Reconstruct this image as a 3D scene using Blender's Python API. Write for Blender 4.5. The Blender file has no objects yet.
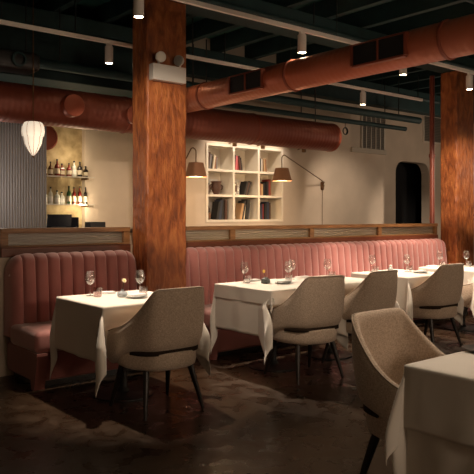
import bpy, bmesh, math, random
from mathutils import Vector, Matrix
random.seed(7)
C = bpy.context.scene.collection
PI = math.pi
R = math.radians

# ------------------------------------------------------------------ materials
def mat(name, col, rough=0.6, metal=0.0, spec=0.5, sheen=0.0, trans=0.0, emis=None, estr=0.0):
    m = bpy.data.materials.new(name); m.use_nodes = True
    b = m.node_tree.nodes['Principled BSDF']
    b.inputs['Base Color'].default_value = (*col, 1)
    b.inputs['Roughness'].default_value = rough
    b.inputs['Metallic'].default_value = metal
    b.inputs['Specular IOR Level'].default_value = spec
    b.inputs['Sheen Weight'].default_value = sheen
    b.inputs['Transmission Weight'].default_value = trans
    if emis:
        b.inputs['Emission Color'].default_value = (*emis, 1)
        b.inputs['Emission Strength'].default_value = estr
    return m

def noisy(m, cols, scale=5.0, stretch=(1, 1, 1), bump=0.0, detail=4, bscale=None, dist=0.01, distort=0.0, rough=None):
    """colour ramp over a stretched noise, with optional bump and roughness variation"""
    nt = m.node_tree; N = nt.nodes; L = nt.links; b = N['Principled BSDF']
    tc = N.new('ShaderNodeTexCoord'); mp = N.new('ShaderNodeMapping')
    mp.inputs['Scale'].default_value = stretch
    L.new(tc.outputs['Object'], mp.inputs['Vector'])
    no = N.new('ShaderNodeTexNoise'); no.inputs['Scale'].default_value = scale
    no.inputs['Detail'].default_value = detail; no.inputs['Distortion'].default_value = distort
    L.new(mp.outputs['Vector'], no.inputs['Vector'])
    cr = N.new('ShaderNodeValToRGB')
    el = cr.color_ramp.elements
    while len(el) < len(cols): el.new(0.5)
    for i, c in enumerate(cols):
        el[i].position = 0.3 + 0.4 * i / max(1, len(cols) - 1); el[i].color = (*c, 1)
    L.new(no.outputs['Fac'], cr.inputs['Fac']); L.new(cr.outputs['Color'], b.inputs['Base Color'])
    if rough:
        mr = N.new('ShaderNodeMapRange'); mr.inputs['From Min'].default_value = .3; mr.inputs['From Max'].default_value = .7
        mr.inputs['To Min'].default_value = rough[0]; mr.inputs['To Max'].default_value = rough[1]
        L.new(no.outputs['Fac'], mr.inputs['Value']); L.new(mr.outputs['Result'], b.inputs['Roughness'])
    if bump:
        n2 = no
        if bscale:
            n2 = N.new('ShaderNodeTexNoise'); n2.inputs['Scale'].default_value = bscale
            n2.inputs['Detail'].default_value = 3
            L.new(mp.outputs['Vector'], n2.inputs['Vector'])
        bp = N.new('ShaderNodeBump'); bp.inputs['Strength'].default_value = bump; bp.inputs['Distance'].default_value = dist
        L.new(n2.outputs['Fac'], bp.inputs['Height']); L.new(bp.outputs['Normal'], b.inputs['Normal'])
    return m

def weave(m, c1, c2, scale=260):
    nt = m.node_tree; N = nt.nodes; L = nt.links; b = N['Principled BSDF']
    tc = N.new('ShaderNodeTexCoord')
    outs = []
    for st in ((1, 1, 6), (5, 5, 1)):
        mp = N.new('ShaderNodeMapping'); mp.inputs['Scale'].default_value = st
        L.new(tc.outputs['Object'], mp.inputs['Vector'])
        no = N.new('ShaderNodeTexNoise'); no.inputs['Scale'].default_value = scale / 4; no.inputs['Detail'].default_value = 2
        L.new(mp.outputs['Vector'], no.inputs['Vector']); outs.append(no)
    ad = N.new('ShaderNodeMath'); ad.operation = 'ADD'
    L.new(outs[0].outputs['Fac'], ad.inputs[0]); L.new(outs[1].outputs['Fac'], ad.inputs[1])
    cr = N.new('ShaderNodeValToRGB'); e = cr.color_ramp.elements
    hv = N.new('ShaderNodeMath'); hv.operation = 'MULTIPLY'; hv.inputs[1].default_value = .5
    L.new(ad.outputs[0], hv.inputs[0])
    e[0].position = .38; e[1].position = .62; e[0].color = (*c1, 1); e[1].color = (*c2, 1)
    L.new(hv.outputs[0], cr.inputs['Fac']); L.new(cr.outputs['Color'], b.inputs['Base Color'])
    bp = N.new('ShaderNodeBump'); bp.inputs['Strength'].default_value = .5; bp.inputs['Distance'].default_value = .002
    L.new(hv.outputs[0], bp.inputs['Height']); L.new(bp.outputs['Normal'], b.inputs['Normal'])
    return m

def thin_glass(name, tint=(1, 1, 1), refl=1, rough=0.06, base=0.17):
    m = bpy.data.materials.new(name); m.use_nodes = True
    nt = m.node_tree; N = nt.nodes; L = nt.links
    N.remove(N['Principled BSDF'])
    t = N.new('ShaderNodeBsdfTransparent'); t.inputs['Color'].default_value = (*tint, 1)
    g = N.new('ShaderNodeBsdfGlossy'); g.inputs['Roughness'].default_value = rough
    lw = N.new('ShaderNodeLayerWeight'); lw.inputs['Blend'].default_value = .35
    mr = N.new('ShaderNodeMapRange'); mr.inputs['To Min'].default_value = base; mr.inputs['To Max'].default_value = refl
    L.new(lw.outputs['Facing'], mr.inputs['Value'])
    mx = N.new('ShaderNodeMixShader'); L.new(mr.outputs['Result'], mx.inputs['Fac'])
    L.new(t.outputs[0], mx.inputs[1]); L.new(g.outputs[0], mx.inputs[2])
    L.new(mx.outputs[0], N['Material Output'].inputs['Surface'])
    return m

def banded(m, axis, scale, strength=.3, dist=.01, c1=None, c2=None):
    nt = m.node_tree; N = nt.nodes; L = nt.links; b = N['Principled BSDF']
    tc = N.new('ShaderNodeTexCoord'); w = N.new('ShaderNodeTexWave'); w.bands_direction = axis
    w.inputs['Scale'].default_value = scale
    L.new(tc.outputs['Object'], w.inputs['Vector'])
    bp = N.new('ShaderNodeBump'); bp.inputs['Strength'].default_value = strength; bp.inputs['Distance'].default_value = dist
    L.new(w.outputs['Fac'], bp.inputs['Height']); L.new(bp.outputs['Normal'], b.inputs['Normal'])
    if c1:
        cr = N.new('ShaderNodeValToRGB'); e = cr.color_ramp.elements
        e[0].color = (*c1, 1); e[1].color = (*c2, 1)
        L.new(w.outputs['Fac'], cr.inputs['Fac']); L.new(cr.outputs['Color'], b.inputs['Base Color'])
    return m

M = {}
M['floor'] = noisy(mat('stained_concrete', (.05, .03, .02), .25, spec=.45), [(.020, .011, .006), (.030, .017, .009), (.046, .027, .014)], 7, bump=.12, detail=9, bscale=14, dist=.004, distort=.6, rough=(.2, .42))
M['ceiling'] = noisy(mat('teal_ceiling', (.02, .06, .055), .8), [(.018, .085, .080), (.028, .12, .11)], 3)
M['teal_joist'] = noisy(mat('teal_joist', (.015, .04, .038), .7), [(.005, .024, .026), (.009, .038, .040)], 6)
M['wall'] = noisy(mat('cream_plaster', (.6, .5, .38), .85), [(.50, .415, .33), (.60, .50, .40)], 2.2, bump=.08, bscale=30, dist=.004)
M['gold_wall'] = noisy(mat('mottled_gold_plaster', (.45, .35, .2), .7), [(.26, .19, .09), (.45, .34, .18), (.58, .46, .27)], 7, detail=8, bump=.2, dist=.004)
M['white'] = mat('cream_white_paint', (.72, .66, .56), .6)
M['column'] = noisy(mat('rough_sawn_timber', (.2, .08, .03), .5, spec=.4), [(.14, .036, .011), (.28, .080, .021), (.40, .138, .040)], 6, stretch=(2.2, 2.2, .8), detail=14, bump=.9, bscale=13, dist=.02, distort=.8)
M['rail'] = noisy(mat('oak_rail', (.2, .1, .045), .4), [(.17, .075, .026), (.30, .15, .06)], 5, stretch=(1, 8, 8))
M['rail_red'] = noisy(mat('mahogany_rail', (.12, .035, .018), .35), [(.11, .03, .014), (.17, .05, .024)], 5, stretch=(1, 8, 8))
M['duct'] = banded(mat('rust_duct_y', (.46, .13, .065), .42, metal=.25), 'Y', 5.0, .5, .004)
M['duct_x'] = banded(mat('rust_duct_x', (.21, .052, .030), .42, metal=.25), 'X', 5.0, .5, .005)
M['duct_plain'] = mat('rust_duct_plain', (.26, .06, .03), .45, metal=.25)
M['velvet'] = noisy(mat('rose_velvet', (.42, .14, .11), .7, sheen=.6), [(.34, .125, .108), (.42, .162, .142)], 4)
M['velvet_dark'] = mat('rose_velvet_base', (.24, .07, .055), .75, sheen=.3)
M['chair'] = weave(mat('oatmeal_weave', (.3, .24, .18), .9, sheen=.25), (.33, .25, .185), (.60, .47, .36))
M['piping'] = mat('chair_piping', (.36, .29, .22), .85)
M['leg'] = mat('black_stained_leg', (.012, .008, .006), .35)
M['slot_shade'] = mat('slot_shade_brown', (.03, .02, .014), .95, spec=.1)  # near-black tone painting the shade inside the chair slot
M['black'] = mat('black_metal', (.012, .012, .012), .4)
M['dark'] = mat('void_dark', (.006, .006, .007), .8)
M['cloth'] = noisy(mat('table_linen', (.68, .62, .54), .85, sheen=.2), [(.74, .68, .60), (.80, .74, .66)], 2.5, bump=.15, bscale=9, dist=.01)
M['napkin'] = mat('white_napkin', (.75, .73, .70), .9)
M['plate'] = mat('grey_stoneware', (.35, .37, .36), .35)
M['plate_dark'] = mat('dark_stoneware', (.07, .065, .06), .35)
M['glass'] = thin_glass('clear_glass')
M['tumbler'] = thin_glass('tumbler_glass', (.9, .86, .85), .85, .05, .16)
M['pinkglass'] = thin_glass('rose_tumbler_glass', (.82, .58, .55), .8, .08, .12)
M['track'] = mat('white_track', (.8, .74, .68), .5)
M['lamp'] = mat('lamp_lens', (1, .9, .7), .3, emis=(1, .78, .48), estr=30)
M['shade'] = mat('brown_linen_shade', (.20, .085, .04), .8, emis=(1, .4, .15), estr=.03)
M['diffuser'] = mat('sconce_diffuser', (.9, .8, .6), .5, emis=(1, .7, .4), estr=5)
M['brass'] = mat('aged_brass', (.15, .08, .035), .35, metal=.8)
M['lantern'] = mat('silk_lantern', (.8, .72, .6), .8, emis=(1, .82, .62), estr=.42)
M['ribwire'] = mat('lantern_wire', (.16, .10, .07), .5)
M['plastic'] = mat('white_plastic', (.55, .52, .48), .45)
M['flute'] = banded(mat('grey_fluted_panel', (.30, .29, .30), .6), 'X', 9, .8, .02, (.27, .265, .285), (.37, .36, .385))
M['counter'] = mat('dark_bar_top', (.05, .035, .025), .3)
M['shelfglass'] = thin_glass('shelf_glass', (.75, .8, .75), .85, .05, .15)
M['vent'] = mat('vent_white', (.62, .56, .48), .6)
M['yellow'] = mat('yellow_petals', (.85, .6, .1), .7)
M['cream_petal'] = mat('cream_petals', (.85, .75, .5), .7)
M['green'] = mat('plant_green', (.06, .11, .04), .7)
M['vase'] = mat('pale_blue_glaze', (.42, .46, .50), .25)
M['slate_pot'] = mat('slate_pot', (.10, .115, .11), .5)
M['silver'] = mat('silver_frame', (.55, .52, .47), .35, metal=.6)
M['screen'] = mat('dark_screen', (.01, .01, .012), .2)
M['pages'] = mat('book_pages', (.6, .52, .4), .9)
M['pipe_red'] = mat('red_pipe', (.20, .045, .025), .45)
M['concrete_curb'] = mat('grey_curb', (.45, .40, .33), .8)

# reeded partition glass: horizontal reeds, partly see-through
def reeded():
    m = bpy.data.materials.new('reeded_glass'); m.use_nodes = True
    nt = m.node_tree; N = nt.nodes; L = nt.links; N.remove(N['Principled BSDF'])
    tc = N.new('ShaderNodeTexCoord'); w = N.new('ShaderNodeTexWave'); w.bands_direction = 'Z'; w.inputs['Scale'].default_value = 12
    w.inputs['Distortion'].default_value = .6
    L.new(tc.outputs['Object'], w.inputs['Vector'])
    bp = N.new('ShaderNodeBump'); bp.inputs['Strength'].default_value = .6; bp.inputs['Distance'].default_value = .01
    L.new(w.outputs['Fac'], bp.inputs['Height'])
    g = N.new('ShaderNodeBsdfGlossy'); g.inputs['Roughness'].default_value = .25; g.inputs['Color'].default_value = (.7, .7, .7, 1)
    r = N.new('ShaderNodeBsdfRefraction'); r.inputs['Roughness'].default_value = .18; r.inputs['IOR'].default_value = 1.12
    r.inputs['Color'].default_value = (.75, .76, .74, 1)
    d = N.new('ShaderNodeBsdfTranslucent'); d.inputs['Color'].default_value = (.85, .78, .70, 1)
    for s in (g, r, d): L.new(bp.outputs['Normal'], s.inputs['Normal'])
    a = N.new('ShaderNodeMixShader'); a.inputs[0].default_value = .5; L.new(r.outputs[0], a.inputs[1]); L.new(d.outputs[0], a.inputs[2])
    b = N.new('ShaderNodeMixShader'); b.inputs[0].default_value = .22; L.new(a.outputs[0], b.inputs[1]); L.new(g.outputs[0], b.inputs[2])
    L.new(b.outputs[0], N['Material Output'].inputs['Surface'])
    return m
M['reeded'] = reeded()

# ------------------------------------------------------------------ mesh helpers
def add_box(bm, x0, x1, y0, y1, z0, z1, bev=0.0, seg=2, mtx=None):
    r = bmesh.ops.create_cube(bm, size=1)
    vs = r['verts']
    for v in vs:
        v.co = Vector((x0 + (v.co.x + .5) * (x1 - x0), y0 + (v.co.y + .5) * (y1 - y0), z0 + (v.co.z + .5) * (z1 - z0)))
        if mtx: v.co = mtx @ v.co
    if bev > 0:
        es = list({e for v in vs for e in v.link_edges})
        bmesh.ops.bevel(bm, geom=es, offset=bev, segments=seg, profile=.5, affect='EDGES')

def box(*a, **k):
    bm = bmesh.new(); add_box(bm, *a, **k); return bm

def add_lathe(bm, prof, n=24, cx=0, cy=0, cz=0, mtx=None, capb=True, capt=True):
    rings = []
    for r, z in prof:
        ring = []
        for i in range(n):
            a = 2 * PI * i / n
            p = Vector((cx + r * math.cos(a), cy + r * math.sin(a), cz + z))
            if mtx: p = mtx @ p
            ring.append(bm.verts.new(p))
        rings.append(ring)
    for a, b in zip(rings, rings[1:]):
        for i in range(n):
            bm.faces.new((a[i], a[(i + 1) % n], b[(i + 1) % n], b[i]))
    if capb: bm.faces.new(list(reversed(rings[0])))
    if capt: bm.faces.new(rings[-1])

def lathe(prof, **k):
    bm = bmesh.new(); add_lathe(bm, prof, **k); return bm

def add_tube(bm, pts, rad, n=8, closed=False):
    pts = [Vector(p) for p in pts]
    rads = rad if isinstance(rad, (list, tuple)) else [rad] * len(pts)
    rings = []; up = None
    for i, p in enumerate(pts):
        if closed: t = (pts[(i + 1) % len(pts)] - pts[i - 1]).normalized()
        else: t = (pts[min(i + 1, len(pts) - 1)] - pts[max(i - 1, 0)]).normalized()
        if up is None:
            up = Vector((0, 0, 1)) if abs(t.z) < .9 else Vector((1, 0, 0))
        a = t.cross(up)
        if a.length < 1e-4: a = t.cross(Vector((0, 1, 0)))
        a.normalize(); b = a.cross(t).normalized(); up = b
        rings.append([bm.verts.new(p + (a * math.cos(2 * PI * k / n) + b * math.sin(2 * PI * k / n)) * rads[i]) for k in range(n)])
    prs = list(zip(rings, rings[1:])) + ([(rings[-1], rings[0])] if closed else [])
    for q, w in prs:
        for k in range(n): bm.faces.new((q[k], q[(k + 1) % n], w[(k + 1) % n], w[k]))
    if not closed:
        bm.faces.new(list(reversed(rings[0]))); bm.faces.new(rings[-1])

def tube(pts, rad, **k):
    bm = bmesh.new(); add_tube(bm, pts, rad, **k); return bm

def add_prism(bm, outline, y0, y1):
    """outline in x-z, extruded along y"""
    a = [bm.verts.new((x, y0, z)) for x, z in outline]; b = [bm.verts.new((x, y1, z)) for x, z in outline]
    bm.faces.new(a); bm.faces.new(list(reversed(b)))
    n = len(a)
    for i in range(n): bm.faces.new((a[i], b[i], b[(i + 1) % n], a[(i + 1) % n]))

def obj(name, bm, m, parent=None, smooth=False, sub=0, label=None, loc=None):
    bmesh.ops.recalc_face_normals(bm, faces=bm.faces)
    me = bpy.data.meshes.new(name); bm.to_mesh(me); bm.free()
    me.materials.append(M[m] if isinstance(m, str) else m)
    if smooth:
        for p in me.polygons: p.use_smooth = True
        if smooth == 'auto':
            me.set_sharp_from_angle(angle=R(40))
    o = bpy.data.objects.new(name, me); C.objects.link(o)
    if parent: o.parent = parent
    if sub:
        s = o.modifiers.new('sub', 'SUBSURF'); s.levels = sub; s.render_levels = sub
    if label: o['label'] = label
    if loc: o.location = loc
    return o

def tag(o, label, cat, group=None, kind=None):
    o['label'] = label; o['category'] = cat
    if group: o['group'] = group
    if kind: o['kind'] = kind
    return o

def thing(name, label, cat, loc=(0, 0, 0), rz=0, group=None):
    o = bpy.data.objects.new(name, None); C.objects.link(o); o.empty_display_size = .1
    o.location = loc; o.rotation_euler = (0, 0, rz)
    return tag(o, label, cat, group)

def struct(name, bm, m, smooth=False):
    o = obj(name, bm, m, smooth=smooth); o['kind'] = 'structure'; return o

def dup(root, loc, rz, label, group=None):
    r = root.copy(); C.objects.link(r); r.location = loc; r.rotation_euler = (0, 0, rz)
    r['label'] = label
    if group: r['group'] = group
    for ch in list(root.children):
        c = ch.copy(); C.objects.link(c); c.parent = r
        for g in ch.children:
            d = g.copy(); C.objects.link(d); d.parent = c
    return r

def spot(name, loc, target, power, size, blend=.5, col=(1, .80, .61), rad=.04, parent=None):
    l = bpy.data.lights.new(name, 'SPOT'); l.energy = power; l.spot_size = R(size); l.spot_blend = blend
    l.color = col; l.shadow_soft_size = rad
    o = bpy.data.objects.new(name, l); C.objects.link(o); o.location = loc
    d = Vector(target) - Vector(loc); o.rotation_euler = d.to_track_quat('-Z', 'Y').to_euler()
    return o

def point(name, loc, power, rad=.1, col=(1, .76, .56)):
    l = bpy.data.lights.new(name, 'POINT'); l.energy = power; l.color = col; l.shadow_soft_size = rad
    o = bpy.data.objects.new(name, l); C.objects.link(o); o.location = loc; return o

def smoothstep(a, b, x):
    t = max(0, min(1, (x - a) / (b - a))); return t * t * (3 - 2 * t)

# ------------------------------------------------------------------ room shell
ZC = 4.0
struct('floor', box(-3, 15, -3, 9.6, -.1, 0), 'floor')
struct('ceiling', box(-3, 15, -3, 9.6, ZC, ZC + .1), 'ceiling')
struct('wall_left', box(-3.1, -3, -3, 9.6, 0, ZC), 'wall')
struct('wall_right', box(15, 15.1, -3, 9.6, 0, ZC), 'wall')
struct('wall_front', box(-3, 15, -3.1, -3, 0, ZC), 'wall')
YB = 7.8
BX0, BX1, BZ0, BZ1 = 5.84, 7.38, 1.31, 2.47
bm = bmesh.new()                                   # bookcase wall with its niche and the service notch
add_box(bm, 5.25, BX0, YB, YB + .34, 0, ZC)
add_box(bm, BX0, BX1, YB, YB + .34, 0, BZ0)
add_box(bm, BX0, BX1, YB, YB + .34, BZ1, ZC)
add_box(bm, BX1, 9.03, YB, YB + .34, 0, ZC)
add_box(bm, 9.03, 9.98, YB, 8.6, 0, 2.53)
add_box(bm, 5.25, 5.35, YB + .34, 8.6, 0, ZC)
add_box(bm, 8.93, 9.03, YB + .34, 8.6, 0, ZC)
struct('wall_back', bm, 'wall')
# bar wall
struct('wall_bar', box(-3, 5.25, 8.6, 8.7, 0, ZC), 'gold_wall')
struct('wall_corner', box(4.27, 5.25, 8.5, 8.6, 0, ZC), 'wall')
# recessed wall with a rounded doorway
DX0, DX1, DZ = 11.36, 12.55, 2.55
bm = bmesh.new()
add_box(bm, 9.03, DX0, 8.6, 8.8, 0, ZC); add_box(bm, DX1, 15, 8.6, 8.8, 0, ZC); add_box(bm, DX0, DX1, 8.6, 8.8, DZ, ZC)
rr = .25
for sx, x0 in ((1, DX0), (-1, DX1)):
    ol = [(x0, DZ)] + [(x0 + sx * rr * (1 - math.cos(a)), DZ - rr * (1 - math.sin(a))) for a in [R(90) * k / 6 for k in range(6, -1, -1)]]
    add_prism(bm, ol, 8.6, 8.8)
struct('wall_recess', bm, 'wall')
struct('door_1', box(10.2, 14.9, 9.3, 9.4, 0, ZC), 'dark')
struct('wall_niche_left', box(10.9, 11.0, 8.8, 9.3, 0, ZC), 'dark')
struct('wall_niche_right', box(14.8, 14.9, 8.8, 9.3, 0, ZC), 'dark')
# half walls that carry the glazed partitions
struct('wall_half_left', box(-3, 3.405, 5.79, 5.90, 0, 1.035), 'wall')
struct('wall_half_right', box(3.885, 8.70, 5.79, 5.90, 0, 1.035), 'wall')
struct('trim_1', box(9.03, 10.0, YB - .03, 8.6, 2.53, 2.62, bev=.01), 'concrete_curb')

# ceiling timbers
for i in range(25):
    x = -2 + i * .66
    j = obj('ceiling_joist', box(x, x + .09, -3, 8.55, ZC - .22, ZC, bev=.005), 'teal_joist')
    tag(j, 'dark teal painted ceiling joist, one of the parallel row overhead', 'joist', 'ceiling joists')
tag(obj('ceiling_beam', box(-3, 15, 5.50, 5.78, ZC - .46, ZC - .22, bev=.01), 'teal_joist'), 'dark teal beam running over the tops of both timber columns', 'beam')
tag(obj('bulkhead', box(-2.99, 4.9, 7.35, 8.49, 2.98, ZC - .22, bev=.01), 'teal_joist'), 'dark teal boxed bulkhead over the bar at the upper left', 'bulkhead')
tag(obj('ceiling_beam', box(5.4, 14.99, 7.6, 7.79, 3.38, ZC - .23, bev=.01), 'teal_joist'), 'dark teal beam along the top of the back wall above the vents', 'beam')
tag(obj('ceiling_beam', box(-3, 15, 1.6, 1.9, ZC - .46, ZC - .22, bev=.01), 'teal_joist'), 'dark teal beam crossing the ceiling above the foreground', 'beam')
for y, z, r, lab in ((5.2, 3.5, .035, 'thin dark sprinkler pipe running along the ceiling behind the front light track'),
                     (3.6, 3.55, .05, 'dark thick pipe under the ceiling at the top right of the picture'),
                     (7.2, 3.12, .06, 'dark pipe beneath the ceiling, just above the horizontal rust duct'),
                     (7.5, 3.0, .04, 'lower thin dark pipe closest to the back wall'),
                     (6.8, 3.4, .03, 'slim dark conduit between the rear light track and the back wall')):
    t = thing('ceiling_pipe', lab, 'pipe', (0, y, z), 0)
    xs = 5.3 if y > 7.3 else -2
    obj('pipe_run', tube([(xs, 0, 0), (6, 0, 0), (10.2, 0, 0)], r, n=12), 'teal_joist', t, 'auto')
    for k in range(5):
        x = 1.2 + k * 2.1
        if x < xs: continue
        obj('hanger', tube([(x, 0, r), (x, 0, ZC - .22 - z)], .009, n=6), 'black', t)

# ------------------------------------------------------------------ timber columns
def column(x, label):
    t = thing('timber_column', label, 'column', (x, 5.5, 0))
    bm = bmesh.new()
    add_box(bm, 0, .47, 0, .28, 0, ZC - .46, bev=.022, seg=2)
    es = [e for e in bm.edges if abs(e.verts[0].co.z - e.verts[1].co.z) > 1]
    bmesh.ops.subdivide_edges(bm, edges=es, cuts=40, use_grid_fill=True)
    rnd = random.Random(x)
    for v in bm.verts:
        v.co.x += rnd.uniform(-.003, .003); v.co.y += rnd.uniform(-.003, .003)
    obj('post', bm, 'column', t)
    return t
c1 = column(3.41, 'rough timber column behind the first white table, emergency light on it')
c2 = column(8.71, 'rough timber column at the right edge of the picture, beyond the long banquette')

# emergency light on the first column
t = thing('emergency_light', 'white twin-head emergency light box high on the left timber column', 'light', (3.63, 5.5, 2.79))
obj('box_body', box(-.20, .185, -.085, -.002, -.08, .075, bev=.008), 'plastic', t)
for x in (-.115, .135):
    h = obj('lamp_head', lathe([(.012, 0), (.045, .01), (.052, .03), (.052, .05)], n=20, mtx=Matrix.Translation((x, -.06, .14)) @ Matrix.Rotation(R(-30), 4, 'Z') @ Matrix.Rotation(R(95), 4, 'X') @ Matrix.Rotation(R(15 if x < 0 else -35), 4, 'Y')), 'plastic', t, 'auto')
    obj('neck', tube([(x, -.045, .06), (x, -.045, .105), (x, -.05, .14)], .011), 'plastic', h)
    obj('lens', lathe([(.03, .0), (.046, .004)], n=20, mtx=Matrix.Translation((x, -.06, .14)) @ Matrix.Rotation(R(-30), 4, 'Z') @ Matrix.Rotation(R(95), 4, 'X') @ Matrix.Rotation(R(15 if x < 0 else -35), 4, 'Y') @ Matrix.Translation((0, 0, .048))), 'silver', h)

# ------------------------------------------------------------------ glazed partitions
def partition(x0, x1, posts, label, dep=.0):
    t = thing('glazed_partition', label, 'partition', (0, 5.845, 1.06))
    obj('base_rail', box(x0, x1, -.055, .055, -.024, .062, bev=.006), 'rail_red', t)
    obj('bottom_rail', box(x0, x1, -.04, .04, .062, .078, bev=.004), 'rail', t)
    obj('top_rail', box(x0, x1, -.05, .05, .186, .230, bev=.006), 'rail', t)
    for p in posts:
        obj('post', box(p - .035, p + .035, -.04, .04, .078, .187, bev=.004), 'rail', t)
    for a, b in zip(posts, posts[1:]):
        obj('pane', box(a + .034, b - .034, -.006, .006, .076, .188), 'reeded', t)
    return t
partition(2.11, 3.405, [2.145, 3.37], 'reeded glass partition with oak rails behind the left banquette, in front of the bar')
partition(3.885, 8.68, [3.92, 4.73, 6.0, 7.33, 8.645], 'long reeded glass partition with oak rails above the right banquette')

# red pipe beside the right column
t = thing('red_standpipe', 'slim dark red vertical pipe rising just left of the right timber column', 'pipe', (8.83, 6.0, 0))
obj('pipe_run', tube([(0, 0, 0.0), (0, 0, ZC - .45)], .038, n=14), 'pipe_red', t, 'auto')
obj('collar', lathe([(.05, 0), (.05, .05)], n=14, cz=2.3), 'pipe_red', t, 'auto')

# ------------------------------------------------------------------ banquettes
def banquette(x0, x1, label):
    t = thing('banquette', label, 'banquette', ((x0 + x1) / 2, 5.4, 0))
    W = (x1 - x0) / 2; n = round((x1 - x0) / .12); cw = 2 * W / n
    yf, yb, zt = .22, .385, 1.07
    per = 10; cols = n * per
    bm = bmesh.new(); grid = []
    for i in range(cols + 1):
        x = -W + 2 * W * i / cols
        ph = (i % per) / per
        bul = math.sqrt(max(0, 1 - (2 * ph - 1) ** 2)) if i % per else 0
        bul = .038 * bul ** .8
        e = min(x + W, W - x); Rr = .14
        dz = 0 if e >= Rr else Rr - math.sqrt(max(0, Rr * Rr - (Rr - e) ** 2))
        dy = 0 if e >= .09 else (.09 - math.sqrt(max(0, .0081 - (.09 - e) ** 2))) * .9
        col = []
        z1 = zt - dz
        pts = [(yf - bul + dy * .6, .36), (yf - .006 - bul + dy, .45), (yf - bul + .002 + dy, .6), (yf + .01 - bul + dy, .75), (yf + .022 - bul + dy, .88), (yf + .032 - bul + dy, z1 - .08)]
        for k in range(1, 8):
            a = PI / 2 * k / 8
            ry = (yb - (yf + .032 + dy)) * .55
            pts.append((yf + .032 - bul + dy + (ry + bul) * (1 - math.cos(a)), z1 - .08 + (.08 - (.03 - bul) * .4) * math.sin(a)))
        pts += [(yb - .03, z1 - .012), (yb, z1 - .04), (yb, .36)]
        for y, z in pts: col.append(bm.verts.new((x, min(y, yb), z)))
        grid.append(col)
    for a, b in zip(grid, grid[1:]):
        for k in range(len(a) - 1): bm.faces.new((a[k], b[k], b[k + 1], a[k + 1]))
        bm.faces.new((a[-1], b[-1], b[0], a[0]))
    bm.faces.new(grid[0]); bm.faces.new(list(reversed(grid[-1])))
    obj('backrest', bm, 'velvet', t, 'auto')
    bm = bmesh.new(); add_box(bm, -W, W, -.31, .26, .30, .475, bev=.045, seg=5)
    obj('seat_cushion', bm, 'velvet', t, 'auto')
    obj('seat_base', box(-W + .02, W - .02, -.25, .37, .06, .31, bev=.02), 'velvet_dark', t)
    obj('plinth', box(-W + .08, W - .08, -.16, .36, 0, .07), 'leg', t)
    for s in (-1, 1):
        bm = bmesh.new()
        ol = [(-.36, .30), (-.36 + .0, .28), (-.30, .0), (-.24, .0), (-.22, .12), (-.16, .28), (-.16, .30)]
        a = [bm.verts.new((s * (W - .012), y + .05, z)) for y, z in ol]; b = [bm.verts.new((s * (W - .10), y + .05, z)) for y, z in ol]
        bm.faces.new(a); bm.faces.new(list(reversed(b)))
        for i in range(len(a)): bm.faces.new((a[i], b[i], b[(i + 1) % len(a)], a[(i + 1) % len(a)]))
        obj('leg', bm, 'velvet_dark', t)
    return t
banquette(2.13, 3.40, 'short rose velvet channel-back banquette at the left, behind the first table')
banquette(3.89, 8.66, 'long rose velvet channel-back banquette running behind the right-hand row of tables')

# ------------------------------------------------------------------ dining chairs
KEY = [  # s, base x, base y, top x, top y, top z, shell bottom z
    (0, 0, -.255, 0, -.300, .905, .459), (.15, .10, -.252, .10, -.298, .905, .459), (.28, .185, -.235, .178, -.290, .904, .459),
    (.36, .228, -.205, .213, -.274, .893, .459), (.43, .258, -.165, .236, -.238, .845, .459), (.52, .283, -.105, .258, -.165, .765, .455),
    (.62, .298, -.03, .280, -.075, .688, .440), (.74, .305, .06, .296, .03, .632, .40), (.87, .303, .155, .300, .14, .600, .345),
    (1.0, .285, .245, .288, .235, .572, .325)]
def keyat(s):
    a = abs(s); sg = 1 if s >= 0 else -1
    for i in range(len(KEY) - 1):
        if a <= KEY[i + 1][0] + 1e-9: break
    k0, k1 = KEY[i], KEY[i + 1]; km = KEY[i - 1] if i > 0 else None; kp = KEY[i + 2] if i + 2 < len(KEY) else None
    t = (a - k0[0]) / (k1[0] - k0[0]); out = []
    for j in range(1, 7):
        p0, p1 = k0[j], k1[j]; h = k1[0] - k0[0]
        if km: m0 = (p1 - km[j]) / (k1[0] - km[0]) * h
        else: m0 = (p1 - p0) if j in (1, 3) else 0
        m1 = (kp[j] - p0) / (kp[0] - k0[0]) * h if kp else p1 - p0
        out.append((2 * t**3 - 3 * t**2 + 1) * p0 + (t**3 - 2 * t**2 + t) * m0 + (-2 * t**3 + 3 * t**2) * p1 + (t**3 - t**2) * m1)
    out[0] *= sg; out[2] *= sg
    return out
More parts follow.
